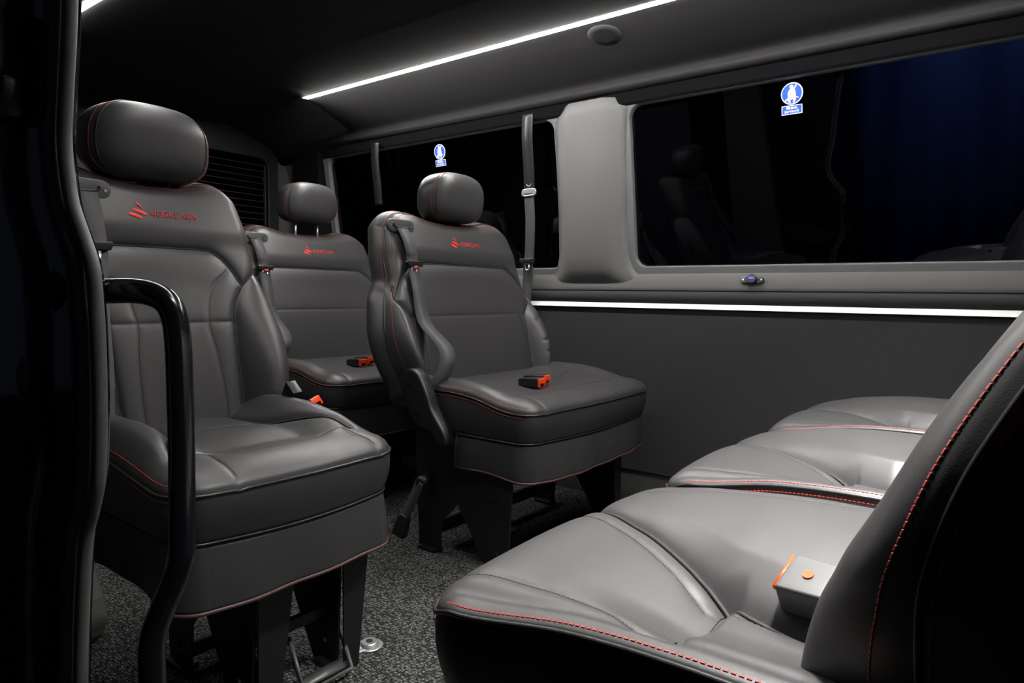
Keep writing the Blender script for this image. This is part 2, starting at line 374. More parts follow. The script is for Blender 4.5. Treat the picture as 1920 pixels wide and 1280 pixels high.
# ------------------------------------------------------------------ seat cushion
def cushion_shape(kind):
    hw = {'narrow': .238, 'wide': .366, 'bench': .274}[kind]; D = .47; rf = .055 if kind != 'bench' else .07; rr = .05
    def half(y):
        h = np.full_like(y, hw)
        a = np.clip(rf - y, 0, rf); h = h - (rf - np.sqrt(rf * rf - a * a)) * 1.0
        b = np.clip(y - (D - rr), 0, rr); h = h - (rr - np.sqrt(rr * rr - b * b)); return h
    bow = .022
    zr = lambda y: (.462 + .030 * sstep(.0, .30, y) if kind != 'bench' else .458 + .022 * sstep(0, .3, y))
    if kind == 'bench':
        main = [smooth_path([(-.135, -.02), (-.10, .03), (-.045, .10), (.03, .19), (.085, .255), (.115, .32), (.13, .47)])]
        fine = [smooth_path([(-.085, -.02), (-.03, .07), (.035, .15), (.085, .212), (.115, .25)]), np.array([(.092, .262), (.25, .276)]),
                smooth_path([(.205, -.02), (.196, .04), (.200, .10), (.210, .17), (.225, .22), (.248, .276)]), smooth_path([(.118, .27), (.118, .33), (.12, .47)]),
                smooth_path([(-.19, .03), (-.175, .09), (-.16, .16), (-.165, .3), (-.19, .45)])]
    elif kind == 'wide':
        main = []
        fine = [np.array([(-.31, .10), (.31, .10)]), np.array([(-.29, -.02), (-.29, .10)]), np.array([(.29, -.02), (.29, .10)]), smooth_path([(.05, .17), (.12, .22), (.22, .25)])]
    else:
        main = [smooth_path([(s * .185, .10), (s * .172, .15), (s * .135, .22), (s * .10, .30), (s * .09, .47)]) for s in (-1, 1)]
        fine = [np.array([(-.17, .105), (.17, .105)]), np.array([(-.135, -.02), (-.13, .105)]), np.array([(.175, -.02), (.165, .105)]), np.array([(-.10, .29), (.10, .29)])]
    def top(x, y):
        h = half(np.clip(y, 0, D)); ax = np.abs(x)
        dx = h - ax; dd = np.minimum(np.minimum(dx, y), D - y)
        # rounded corner distance
        cx = hw - rf; inc = (ax > cx) & (y < rf); dc = rf - np.hypot(np.maximum(ax - cx, 0), np.maximum(rf - y, 0)); dd = np.where(inc, np.minimum(dd, dc), dd)
        R = .065 if kind != 'bench' else .075; rise = {'narrow': .034, 'wide': .036, 'bench': .034}[kind]
        t = np.clip(dd / R, 0, 1); sr = .022 * sstep(.0, .06, y) * sstep(.3, .8, x / hw) if kind == 'bench' else 0
        z = zr(y) + sr + (rise - sr) * np.sqrt(np.maximum(0, 1 - (1 - t) ** 2)) ** .95
        u = ax / hw
        if kind == 'narrow':
            z = z + .020 * sstep(.40, .75, u) * sstep(.05, .16, y) * sstep(1.05, .80, u) - .020 * (1 - sstep(.35, .75, u)) * sstep(.07, .16, y)
        elif kind == 'wide':
            z = z - .012 * (1 - sstep(.5, .9, u)) * sstep(.07, .16, y) + .010 * sstep(.7, .9, u) * sstep(.08, .2, y)
        else:
            xm = np.interp(y, [0, .03, .10, .19, .255, .32, .47], [-.135, -.10, -.045, .03, .085, .115, .13])
            bol = np.clip((xm - x) / .20, 0, 1); z = z + .024 * np.sin(np.clip(bol, 0, 1) * PI / 2) ** .8 * sstep(.00, .14, y) * sstep(-hw, -hw + .15, x)
            z = z - .020 * sstep(.12, .26, y) * (1 - np.clip((xm - x) / .05, 0, 1)) * sstep(.25, .16, x)
            z = z - .013 * np.exp(-((.272 - np.minimum(y, .272)) / .045) ** 2) * (y < .272) * sstep(.06, .10, x) * sstep(.262, .225, x)
            z = z + .010 * sstep(.20, .26, x) * sstep(.05, .2, y)
            z = z - .006 * np.exp(-((x - .235 - .02 * y) / .012) ** 2) * sstep(.0, .05, y)
        if main:
            dm = np.minimum.reduce([pdist(x, y, p) for p in main]); z = z - .010 * np.exp(-(dm / .007)) - .006 * np.exp(-(dm / .022))
        df = np.minimum.reduce([pdist(x, y, p) for p in fine]); z = z - .0024 * np.exp(-(df / .0035)) - .0016 * np.exp(-(df / .018))
        return z
    yy = lambda x, y: y - bow * (1 - (x / hw) ** 2) * np.clip(1 - y / .2, 0, 1)
    return dict(hw=hw, D=D, half=half, top=top, yy=yy, zr=zr, fine=fine, main=main, kind=kind, rf=rf)
def build_cushion(kind, parent):
    Q = cushion_shape(kind); D = Q['D']
    nu = {'narrow': 150, 'wide': 200, 'bench': 190}[kind]; nv = 160
    a = np.linspace(-1, 1, nu); u = np.sin(a * PI / 2 * .86) / math.sin(PI / 2 * .86)
    b = np.linspace(0, 1, nv); y = (1 - np.cos(b * PI)) / 2 * D * .5 + b * D * .5
    U, Yg = np.meshgrid(u, y); X = U * Q['half'](Yg); Z = Q['top'](X, Yg); Y2 = Q['yy'](X, Yg)
    verts = np.stack([X, Y2, Z], -1).reshape(-1, 3); idx = lambda i, j: i * nu + j
    faces = [(idx(i, j), idx(i, j + 1), idx(i + 1, j + 1), idx(i + 1, j)) for i in range(nv - 1) for j in range(nu - 1)]
    # loop: left-rear -> left-front -> right-front -> right-rear -> back
    loop = [idx(i, 0) for i in range(nv - 1, -1, -1)] + [idx(0, j) for j in range(1, nu)] + [idx(i, nu - 1) for i in range(1, nv)] + [idx(nv - 1, j) for j in range(nu - 2, 0, -1)]
    L = verts[loop]; n = len(loop); tt = np.roll(L, -1, 0) - np.roll(L, 1, 0); nn = np.stack([tt[:, 1], -tt[:, 0]], 1); nn /= np.linalg.norm(nn, axis=1)[:, None] + 1e-9
    for _ in range(12): nn = (np.roll(nn, 1, 0) + nn * 2 + np.roll(nn, -1, 0)) / 4
    vl = list(verts); prev = np.array(loop); K = 10
    zm = .378 + .004 * np.cos(L[:, 0] / Q['hw'] * 2.2) * -1
    lev = []
    for k in range(1, K + 1):
        s = k / K; off = .006 * math.sin(PI * s) + .001 - .013 * s
        P = L.copy(); P[:, 0] += nn[:, 0] * off; P[:, 1] += nn[:, 1] * off; P[:, 2] = L[:, 2] + (zm - L[:, 2]) * s
        base = len(vl); vl += list(P); cur = np.arange(base, base + n)
        for q in range(n): faces.append((prev[q], prev[(q + 1) % n], cur[(q + 1) % n], cur[q]))
        prev = cur; lev = P
    faces.append(tuple(prev[::-1]))
    cu = mk('seat_cushion', vl, faces, 'leather', parent)
    m = 2 * nv + nu - 2
    Ls, ns, Lm = L[:m], nn[:m], lev[:m]
    o3 = lambda A, d, dz: A + np.stack([ns[:, 0] * d, ns[:, 1] * d, np.full(m, dz)], 1)
    MB().tube(resample(o3(Ls, .002, .0), .006), .0027, 6).build('piping', 'piping', cu)
    # top edge stitching only where the photo shows it: along the sides
    ins = Ls.copy(); ins[:, 0] -= ns[:, 0] * .006; ins[:, 1] -= ns[:, 1] * .006; 
    yq = ins[:, 1] + 0; ins[:, 2] = Q['top'](ins[:, 0], np.clip(Ls[:, 1] - ns[:, 1] * .006 + (Q['D'] * 0), 0.0008, D - .001)) 
    side = np.where((Ls[:, 1] > .02) )[0]
    st = MB()
    left = [i for i in side if Ls[i, 0] < 0]; right = [i for i in side if Ls[i, 0] > 0]
    front = [i for i in range(m) if Ls[i, 1] <= .02]
    groups = [left, right]
    for g in groups:
        if len(g) < 5: continue
        s1 = stitches(ins[g], np.stack([ns[g, 0] * .5, ns[g, 1] * .5, np.full(len(g), .8)], 1)); s1.build('edge_stitching', 'stitch_red', cu, smooth=False)['label'] = 'red thread along the cushion edge'
    lo = o3(Ls, .0035, -.008)
    for g in groups if kind != 'bench' else [list(range(m))]:
        s1 = stitches(lo[g], np.stack([ns[g, 0], ns[g, 1], np.zeros(len(g))], 1)); s1.build('edge_stitching', 'stitch_red', cu, smooth=False)['label'] = 'red thread along the cushion edge'
    st = MB()
    for p in Q['fine']:
        q = resample(p, .004); k = (q[:, 1] > .012) & (np.abs(q[:, 0]) < Q['hw'] - .01); q = q[k]
        if len(q) < 4: continue
        dd = np.gradient(q, axis=0); dd /= np.linalg.norm(dd, axis=1)[:, None] + 1e-9; q = q + np.stack([dd[:, 1], -dd[:, 0]], 1) * .0032
        z = Q['top'](q[:, 0], q[:, 1]); s1 = stitches(np.stack([q[:, 0], Q['yy'](q[:, 0], q[:, 1]), z], 1), np.tile((0, 0, 1.), (len(q), 1)), width=.0013, lift=.0006); s1.build('seam_stitching', 'stitch_black', cu, smooth=False)
    for p in Q['main']:
        q = resample(p, .004); q = q[(q[:, 1] > .004) & (q[:, 1] < D - .03)]; z = Q['top'](q[:, 0], q[:, 1])
        MB().tube(np.stack([q[:, 0], Q['yy'](q[:, 0], q[:, 1]), z + .0052], 1), .0024, 6).build('seam_welt', 'stitch_black', cu)
    # skirt under the cushion band: open at the rear quarter of each side
    k = np.where(Lm[:, 1] < (.27 if kind == 'wide' else .40))[0]
    A = Lm[k]; N_ = ns[k]; nk = len(k); sv = []; R = 12
    arc = np.r_[0, np.cumsum(np.linalg.norm(np.diff(A[:, :2], axis=0), axis=1))]
    for r_ in range(R + 1):
        s = r_ / R; wob = .004 * np.sin(arc * 17 + 1.0) * s + .0025 * np.sin(arc * 41) * s
        off = -.004 + .005 * s + .003 * math.sin(PI * s)
        zb = .283 - .017 * np.exp(-((A[:, 1]) / .12) ** 2) + .004 * np.sin(arc * 9)
        P = A.copy(); P[:, 0] += N_[:, 0] * (off + wob); P[:, 1] += N_[:, 1] * (off + wob); P[:, 2] = (A[:, 2] - .002) * (1 - s) + zb * s; sv.append(P)
    sv = np.array(sv); vv = sv.reshape(-1, 3); ff = [(i * nk + j, i * nk + j + 1, (i + 1) * nk + j + 1, (i + 1) * nk + j) for i in range(R) for j in range(nk - 1)]
    sk = mk('seat_skirt', vv, ff, 'leather', parent, solid=.004)
    MB().tube(resample(A + np.stack([N_[:, 0] * .001, N_[:, 1] * .001, np.zeros(nk)], 1), .006), .0024, 6).build('piping', 'piping', sk)
    hem = MB(); hem.tube(np.concatenate([resample(sv[:, 0], .006), resample(sv[-1], .006)[1:], resample(sv[::-1, -1], .006)[1:]]), .0040, 8)
    h_ = hem.build('hem', 'redpiping', sk); h_['label'] = 'dull red bound hem'
    return cu, Q

# ------------------------------------------------------------------ headrest
def build_headrest(parent, dz=0.0, yc=.60):
    hr = thing_part('headrest', parent)
    A, Bd, Hh = .139, .072, .084; cz = 1.120 + dz; cy = yc
    nu, nv = 96, 60; vs = []; 
    sp = lambda c, e: math.copysign(abs(c) ** e, c)
    for i in range(nv + 1):
        ph = -PI / 2 + PI * i / nv
        for j in range(nu):
            th = 2 * PI * j / nu
            cz_ = sp(math.sin(ph), .62); cr = sp(math.cos(ph), .62)
            x = A * cr * sp(math.cos(th), .62); y = Bd * cr * sp(math.sin(th), .75); z = Hh * cz_
            t = (z / Hh + 1) / 2
            x *= .88 + .13 * math.sin(PI * min(1, t * .78 + .12)); y = y - .018 * (t - .4) 
            if y > 0: y *= 1.0 - .15 * (x / A) ** 2; x *= 1 - .10 * (y / Bd)
            else: y -= .004 * (1 - (x / A) ** 2)
            y += -.02 * 0
            vs.append((x, cy + y, cz + z - .010 * (x / A) ** 2 + .26 * 0))
    fs = [(i * nu + j, i * nu + (j + 1) % nu, (i + 1) * nu + (j + 1) % nu, (i + 1) * nu + j) for i in range(nv) for j in range(nu)]
    sh = mk('headrest_pad', vs, fs, 'leather', hr)
    # seams where front panel meets the side gussets
    V = np.array(vs).reshape(nv + 1, nu, 3)
    for jj, full in ((int(nu * .605), True), (int(nu * .895), True)):
        P = V[4:nv - 1, jj] + np.array([0, -.0005, 0]); MB().tube(resample(P, .005), .0018, 6).build('piping', 'piping', sh)
        c = np.array([0, cy, cz]); nr = np.array([nrm(p - c) for p in P])
        sgn = -1 if P[30][0] < 0 else 1
        Pj = V[4:nv - 1, jj - (3 if sgn < 0 else -3)]
        stitches(Pj, nr).build('edge_stitching', 'stitch_red', sh, smooth=False)
    po = MB()
    for s in (-1, 1): po.tube([(s * .055, cy, cz - .075), (s * .055, cy, cz - .12), (s * .055, cy + .0, cz - .19)], .006, 12)
    p = po.build_each('headrest_post', 'chrome', hr)
    return hr
def thing_part(name, parent):
    o = bpy.data.objects.new(name, None); link(o, parent); o.empty_display_size = .02; return o

# ------------------------------------------------------------------ logo
GL = {'W': [[(0, 1), (.25, 0), (.5, .75), (.75, 0), (1, 1)]], 'O': [[(.12, 0), (.88, 0), (1, .12), (1, .88), (.88, 1), (.12, 1), (0, .88), (0, .12), (.12, 0)]],
      'R': [[(0, 0), (0, 1), (.85, 1), (1, .85), (1, .55), (.85, .42), (0, .42)], [(.5, .42), (1, 0)]], 'K': [[(0, 0), (0, 1)], [(.95, 1), (.1, .5), (1, 0)]],
      'C': [[(1, 1), (.12, 1), (0, .88), (0, .12), (.12, 0), (1, 0)]], 'A': [[(0, 0), (.5, 1), (1, 0)], [(.2, .3), (.8, .3)]],
      'S': [[(1, 1), (.12, 1), (0, .88), (0, .62), (.12, .5), (.88, .5), (1, .38), (1, .12), (.88, 0), (0, 0)]]}
def build_logo(back, B, x0=-.064, z0=.952, sc_=1.0):
    mb = MB()
    def P(x, z): x, z = np.array([x0 + x * sc_]), np.array([z0 + z * sc_]); return (x[0], B['depth'](x, z)[0] - .0012, z[0])
    px = .046; wl = .0098; hl = .0135
    for ch in 'WORKCARS':
        for pl in GL[ch]:
            q = resample(np.array([(px + p[0] * wl * (1.15 if ch == 'W' else 1), p[1] * hl) for p in pl]), .003)
            mb.tube([P(a, b) for a, b in q], .0008, 6)
        px += wl * (1.5 if ch == 'W' else 1.38)
    o = mb.build('embroidered_lettering', 'logo_red', back); o['label'] = 'red embroidered lettering'; mb = MB()
    # emblem: two slanted bars and a pointed cap
    def lens(cx, cz, L, wd, ang, tip=0):
        n = 16; ring = []
        for i in range(n):
            a = 2 * PI * i / n; r1 = abs(math.cos(a)) ** .8 * math.copysign(1, math.cos(a)); x = L * r1; z = wd * math.sin(a) * (1 - tip * (r1 + 1) / 2)
            ring.append((cx + x * math.cos(ang) - z * math.sin(ang), cz + x * math.sin(ang) + z * math.cos(ang)))
        c = P(cx, cz); vs = [(c[0], c[1] - .0022, c[2])] + [P(a, b) for a, b in ring]
        mb.add(vs, [(0, 1 + i, 1 + (i + 1) % n) for i in range(n)]); bk = [(v[0], v[1] + .004, v[2]) for v in vs[1:]]
        mb.add(vs[1:] + bk, [(i, (i + 1) % n, n + (i + 1) % n, n + i) for i in range(n)])
    lens(.013, -.001, .0150, .0038, -.30); lens(.0235, .0085, .0155, .0040, -.30); lens(.0245, .0225, .0088, .0036, -.85, .7)
    o = mb.build('embroidered_emblem', 'logo_red', back); o['label'] = 'red embroidered emblem'

# ------------------------------------------------------------------ belts and buckles
def tongue(parent, c, s=1.0, name='belt_tongue', rot=0.0, orange=False):
    c = np.array(c, float); cr, sr = math.cos(rot), math.sin(rot)
    def Rp(p): x, y, z = p; return (c[0] + (x * cr + z * sr) * s, c[1] + y * s, c[2] + (-x * sr + z * cr) * s)
    mb = MB(); pl = [(-.036, .004), (-.033, .011), (-.012, .009), (.012, .009), (.033, .011), (.036, .004), (.030, -.008), (-.030, -.008)]
    mb.prism(pl, 'y', -.007, .007); o = mk(name, [Rp(v) for v in mb.v], mb.f, 'plastic', parent, bevel=.002)
    mb = MB()
    out = [(-.014, -.006), (.014, -.006), (.011, -.036), (.006, -.042), (-.006, -.042), (-.011, -.036)]
    inn = [(-.007, -.014), (.007, -.014), (.0055, -.031), (.003, -.034), (-.003, -.034), (-.0055, -.031)]
    for yy in (-.0015, .0015): pass
    vs = [(p[0], yv, p[1]) for yv in (-.0013, .0013) for p in out + inn]; n = 6; fs = []
    for i in range(n):
        j = (i + 1) % n
        fs += [(i, j, 6 + j, 6 + i), (12 + i, 12 + j, 18 + j, 18 + i), (i, j, 12 + j, 12 + i), (6 + i, 6 + j, 18 + j, 18 + i)]
    mk('latch_plate', [Rp(v) for v in vs], fs, 'chrome', o)
    if orange: mk('orange_stop', [Rp(v) for v in MB().box((-.009, -.008, -.011), (.009, -.003, -.006)).v], MB().box((0, 0, 0), (1, 1, 1)).f, 'orange', o)
    return o
def belt_guide(parent, x, z, B):
    y = float(B['depth'](np.array([x]), np.array([z]))[0]) - .004
    # trapezoid bezel with two slots cut by separate dark inlays
    mb = MB(); out = []
    for cx, cz, r, a0, a1 in ((-.036, .000, .021, 90, 270), (.036, .000, .021, -90, 90)):
        for k in range(9):
            a = math.radians(a0 + (a1 - a0) * k / 8); out.append((x + cx + r * math.cos(a), z + cz + r * math.sin(a) - .0))
    mb.prism(out, 'y', y - .006, y + .006); g = mb.build('belt_guide', 'grey_plastic', parent, bevel=.003)
    sl = MB(); pts = [(x - .034, y - .0065, z + .006), (x - .028, y - .0065, z - .003), (x, y - .0065, z - .006), (x + .028, y - .0065, z - .003), (x + .034, y - .0065, z + .006)]
    sl.tube(smooth_path(pts, 6), .0032, 8); sl.build('guide_slot', 'steel_black', g)
    sc = MB()
    for s in (-1, 1): sc.tube([(x + s * .045, y - .0055, z - .002), (x + s * .045, y - .0078, z - .002)], .003, 10)
    sc.build_each('screw', 'chrome', g, smooth=False)
    return y
def buckle(parent, c, d, nvec, s=1.0, name='belt_buckle', dot=False, face=True, m='plastic', thin=False):
    """box shaped buckle, c centre, d direction of the open end, nvec face normal"""
    c, d, nv = np.array(c, float), nrm(d), nrm(nvec); wv = nrm(np.cross(d, nv)); nv = nrm(np.cross(wv, d))
    mb = MB(); vs = []
    prof = [(-.034, .011, .007), (-.026, .015, .010), (.0, .018, .012), (.026, .019, .0125), (.030, .019, .0125)]
    for t, a, b in prof:
        for i, j in ((-1, -1), (1, -1), (1, 1), (-1, 1)): vs.append(c + d * t * s + wv * i * a * s + nv * j * b * s)
    n = len(prof); fs = [(0, 1, 2, 3), tuple((n - 1) * 4 + k for k in range(4))] + [(i * 4 + k, i * 4 + (k + 1) % 4, (i + 1) * 4 + (k + 1) % 4, (i + 1) * 4 + k) for i in range(n - 1) for k in range(4)]
    o = mk(name, vs, fs, m, parent, bevel=.002 * s)
    if thin:
        m2 = MB(); e = c + d * .0305 * s; m2.obox(e + nv * .0095 * s, d * .0012 * s, wv * .0178 * s, nv * .0022 * s); m2.build('release_button', 'orange', o)['label'] = 'thin orange release edge'
    elif face:
        m2 = MB(); e = c + d * .0325 * s
        m2.obox(e + nv * .0045 * s, d * .003 * s, wv * .0175 * s, nv * .0070 * s); m2.obox(e + wv * .0145 * s - nv * .004 * s, d * .003 * s, wv * .003 * s, nv * .0075 * s); m2.obox(e - wv * .0145 * s - nv * .004 * s, d * .003 * s, wv * .003 * s, nv * .0075 * s)
        p = m2.build('release_button', 'orange', o, bevel=.001 * s); p['label'] = 'orange release button'
    if dot:
        m2 = MB(); e = c + d * .012 * s + nv * .0125 * s; m2.tube([e, e + nv * .0012], .0040 * s, 20); p = m2.build('orange_dot', 'orange', o, smooth=False); p['label'] = 'round orange dot'
    return o

# ------------------------------------------------------------------ leg frames
def side_frame(parent, x, y0=.06, y1=.42, name='leg', flange=0.0, zt=.40, mirror=1):
    """inverted-V steel plate in the plane x, with front and rear leg and optional front flange"""
    pl = [(y0, zt), (y0 + .02, .0), (y0 + .10, .0), (.5 * (y0 + y1) + .02, .165), (y1 - .105, .10), (y1 - .10, .03), (y1 - .105, .0), (y1 - .01, .0), (y1 + .01, zt)]
    mb = MB(); mb.prism(pl, 'x', x - .003, x + .003)
    if flange:
        a, b = sorted((x, x + flange)); c, d_ = sorted((x, x + flange * .45))
        mb.prism([(a, zt), (b, zt), (d_, 0), (c, 0)], 'y', y0, y0 + .005)
    o = mb.build(name, 'steel_black', parent, smooth=False, bevel=.0015)
    bo = MB()
    for yy, zz in ((y0 + .07, .21), (y0 + .06, .05), (y1 - .05, .26), (y1 - .055, .05)): bo.tube([(x - .009, yy, zz), (x + .006, yy, zz)], .007, 6)
    bo.build_each('bolt', 'steel_black', o, smooth=False)
    ft = MB(); ft.box((x - .02, y0 + .02, 0), (x + .02, y0 + .08, .012)); ft.box((x - .02, y1 - .09, 0), (x + .02, y1 - .02, .012))
    ft.build_each('foot_clamp', 'steel_black', o, smooth=False, bevel=.002)
    return o

# ================================================================== build the seats
def assemble(kind, label, group=None, headrest_dz=0.0, extras=()):
    t = thing('passenger_seat', label, 'seat', group=group)
    bk, B = build_back(kind, t, folds=(kind == 'wide'))
    cu, Q = build_cushion(kind, t)
    hw = Q['hw']
    fr = MB(); fr.box((-hw + .04, .07, .34), (hw - .04, .44, .385)); fr.box((-hw + .03, .40, .36), (hw - .03, .52, .48)); fr.build_each('seat_base', 'steel_black', t, smooth=False, bevel=.004)
    return t, bk, B, Q

# narrow seat (front left)
seatA, bk, B, Q = assemble('narrow', 'narrow black leather seat nearest the door, behind the bent grab pole')
build_headrest(seatA, 0.0, .590); build_logo(bk, B, x0=-.064)
y = belt_guide(seatA, -.150, 1.000, B)
def surf(B, x, z, o=.004): return float(B['depth'](np.array([x]), np.array([z]))[0]) - o
def front_belt(t, B, pts, widths_dir, name='seat_belt', width=.048):
    P = smooth_path(pts, 8); W_ = smooth_path(widths_dir, 8); return MB().ribbon(P, W_, width).build(name, 'web', t)
pts = [(-.150, surf(B, -.15, .995, .008), .996), (-.150, surf(B, -.15, .96, .016), .96), (-.148, surf(B, -.15, .92, .014), .92), (-.145, surf(B, -.145, .885, .012), .885), (-.150, surf(B, -.15, .83, .012), .83), (-.165, surf(B, -.165, .74, .014), .74), (-.185, surf(B, -.185, .62, .012), .62), (-.205, surf(B, -.20, .52, .02), .51)]
bl = front_belt(seatA, B, pts, [(1, 0, 0)] * 8, width=.056)
tongue(bl, (-.145, surf(B, -.145, .885, .020), .878), 1.0)
buckle(seatA, (.205, .335, .545), (-.1, -.65, .75), (-.9, -.2, .2), face=False)
buckle(seatA, (.235, .315, .515), (.2, -.8, .45), (-.3, .3, .9), name='belt_buckle')
for x, fl in ((-.060, .100), (.135, .085)):
    side_frame(seatA, x, .055, .40, flange=fl)
cb = MB(); cb.box((-.06, .10, .11), (.14, .115, .135)); cb.box((-.06, .30, .03), (.14, .315, .06)); cb.build_each('cross_bar', 'steel_black', seatA, smooth=False, bevel=.002)
fb = MB(); fb.tube([(.035, .10, .10), (.02, .03, .018), (.135, .03, .018), (.15, .10, .10)], .0055, 8); fb.box((.02, .045, .012), (.14, .075, .022)); fb.build('release_bar', 'grey_plastic', seatA)
seatA['group'] = 'forward-facing seats'; seatA.location = (.735, 1.04, 0)

# wide seat with recliner cover (beside the windows)
seatC, bk, B, Q = assemble('wide', 'wide black leather seat beside the window with two orange-tipped buckles lying on it', 'forward-facing seats')
build_headrest(seatC, 0.0, .590); build_logo(bk, B, x0=-.060)
belt_guide(seatC, -.272, 1.000, B)
pts = [(-.272, surf(B, -.272, .995, .008), .996), (-.270, surf(B, -.27, .96, .018), .96), (-.264, surf(B, -.264, .92, .018), .92), (-.258, surf(B, -.258, .885, .014), .885), (-.262, surf(B, -.262, .80, .014), .80), (-.270, surf(B, -.270, .70, .02), .70), (-.285, .335, .62), (-.31, .325, .55), (-.345, .365, .485)]
bl = front_belt(seatC, B, pts, [(1, 0, 0)] * 5 + [(1, -.2, 0), (.9, -.4, 0), (.8, -.6, 0), (.6, -.8, 0)])
tongue(bl, (-.257, surf(B, -.257, .885, .022), .880), 1.0, orange=True)
def on_top(x, y): return float(Q['top'](np.array([x - .04]), np.array([y]))[0])
for bx, by, dd in ((-.085, .165, (.12, -1, .02)), (-.030, .185, (.22, -1, .02))):
    buckle(seatC, (bx, by, on_top(bx, by) + .016), dd, (0, -.02, 1), 1.15)
for x, fl in ((-.300, 0), (.32, -.07)):
    side_frame(seatC, x, .06, .44, flange=fl)
cb = MB(); cb.box((-.30, .36, .05), (.32, .375, .09)); cb.build_each('cross_bar', 'steel_black', seatC, smooth=False, bevel=.002)
# recliner cover on the aisle side
pr = [(.400, .585), (.425, .600), (.452, .596), (.474, .574), (.478, .545), (.462, .500), (.440, .455), (.420, .425), (.385, .410), (.350, .400), (.322, .372), (.300, .362), (.290, .375), (.300, .410), (.330, .450), (.350, .480), (.370, .530)]
pr = [(a - .048, .352 + (b - .36) * .90) for a, b in pr]
pr = smooth_path(pr + [pr[0]], 4)[:-1]
mb = MB(); mb.prism([(a, b) for a, b in pr], 'x', -.388, -.344); rc = mb.build('recliner_cover', 'plastic', seatC, bevel=.008)
mb = MB(); mb.tube([(-.391, .392, .525), (-.386, .392, .525)], .008, 14); mb.tube([(-.392, .360, .446), (-.386, .360, .446)], .010, 14); mb.build_each('cap', 'plastic', rc, smooth=False)
# buckle hanging on its strap from the rear of the leg plate
mb = MB(); mb.tube([(-.348, .385, .222), (-.303, .385, .222)], .016, 16); an = mb.build('strap_anchor', 'plastic', seatC)
P = smooth_path([(-.347, .385, .222), (-.350, .402, .180), (-.350, .424, .140), (-.350, .443, .105)], 6)
bs = MB().ribbon(P, [(0.2, 1, .3)] * len(P), .040).build('buckle_strap', 'web', seatC)
buckle(bs, (-.350, .457, .072), (0, .35, -1), (-1, -.2, 0), 1.15, face=False)
for ch in seatC.children:
    if ch.name.startswith(('seat_cushion', 'seat_skirt', 'seat_base')): ch.location.x = .040
seatC.location = (1.772, 1.05, 0)
seatB = copy_tree(seatC); seatB['label'] = 'wide black leather seat in the rear corner, partly hidden by the two front seats'
seatB.location = (1.79, 1.90, 0)
for ch in seatB.children:
    if ch.name.startswith('headrest'): ch.location = (0, 0, .045)

# three rear-facing seats in the right foreground
seatD, bk, B, Q = assemble('bench', 'nearest rear-facing black leather seat, its dark side filling the right edge', 'rear-facing seats')
build_headrest(seatD, 0.0, .590)
for x, fl in ((-.17, 0), (.17, 0)): side_frame(seatD, x, .07, .42, flange=fl)
buckle(seatD, (.092, .352, .522), (-.22, -1, -.06), (.42, .0, .9), 1.25, dot=True, m='grey_plastic', thin=True)
seatD.location = (.744, .485, 0); seatD.rotation_euler = (0, 0, PI)
for cx, lab in ((1.318, 'middle of the three rear-facing black leather seats at the right'), (1.892, 'rear-facing black leather seat against the side wall, farthest of three')):
    s = copy_tree(seatD); s.location = (cx, .485 + .0, 0); s['label'] = lab
    for ch in list(s.children):
        if ch.name.startswith('belt_buckle'): ch.location = (0, .05, -.02)

# ================================================================== the van shell
def struct(o, label=None): o['kind'] = 'structure'; return o
XW = 2.30; YR = 3.32; YF = -1.9
xw = lambda z: XW - .10 * (z - .88) / .67
struct(MB().box((.34, YF, -.03), (XW + .02, YR, 0)).build('floor', 'carpet', smooth=False))
# far wall: lower panel, plinth
struct(MB().box((XW, YF, .125), (XW + .02, YR, .745)).build('wall_right', 'wallpanel', smooth=False, bevel=.003))
struct(MB().box((XW + .006, YF, 0), (XW + .02, YR, .125)).build('baseboard_right', 'plinth', smooth=False))
t1 = struct(MB().prism([(XW - .011, .744), (XW - .003, .762), (XW + .02, .762), (XW + .02, .744)], 'y', YF, YR).build('trim_1', 'white', smooth=False, bevel=.0008))
# dark roll above the strip, sloping grey sill
prof = [(XW + .02, .762), (XW - .001, .762), (XW - .010, .775), (XW - .014, .795), (XW - .008, .810), (XW + .02, .814)]
struct(MB().prism(prof, 'y', YF, YR).build('trim_2', 'darktrim', smooth=True, angle=40))
def rrect(x0, z0, x1, z1, r, n=8):
    out = []
    for cx, cz, a0 in ((x1 - r, z1 - r, 0), (x0 + r, z1 - r, 90), (x0 + r, z0 + r, 180), (x1 - r, z0 + r, 270)):
        for k in range(n + 1):
            a = math.radians(a0 + 90 * k / n); out.append((cx + r * math.cos(a), cz + r * math.sin(a)))
    return out
def holed_plate(name, outer, holes, m, thick, bev, y_to_world):
    cu = bpy.data.curves.new(name, 'CURVE'); cu.dimensions = '2D'; cu.fill_mode = 'BOTH'; cu.extrude = thick / 2; cu.bevel_depth = bev; cu.bevel_resolution = 3
    for poly in [outer] + holes:
        s = cu.splines.new('POLY'); s.points.add(len(poly) - 1); s.use_cyclic_u = True
        for p, q in zip(s.points, poly): p.co = (q[0], q[1], 0, 1)
    o = bpy.data.objects.new(name, cu); C.objects.link(o); bpy.context.view_layer.update()
    me = bpy.data.meshes.new_from_object(o.evaluated_get(bpy.context.evaluated_depsgraph_get())); bpy.data.objects.remove(o)
    me.materials.clear(); me.materials.append(M[m])
    for v in me.vertices: v.co = Vector(y_to_world(v.co.x, v.co.y, v.co.z))
    me.polygons.foreach_set('use_smooth', [True] * len(me.polygons)); me.set_sharp_from_angle(angle=math.radians(35))
    me.name = name; return link(bpy.data.objects.new(name, me))
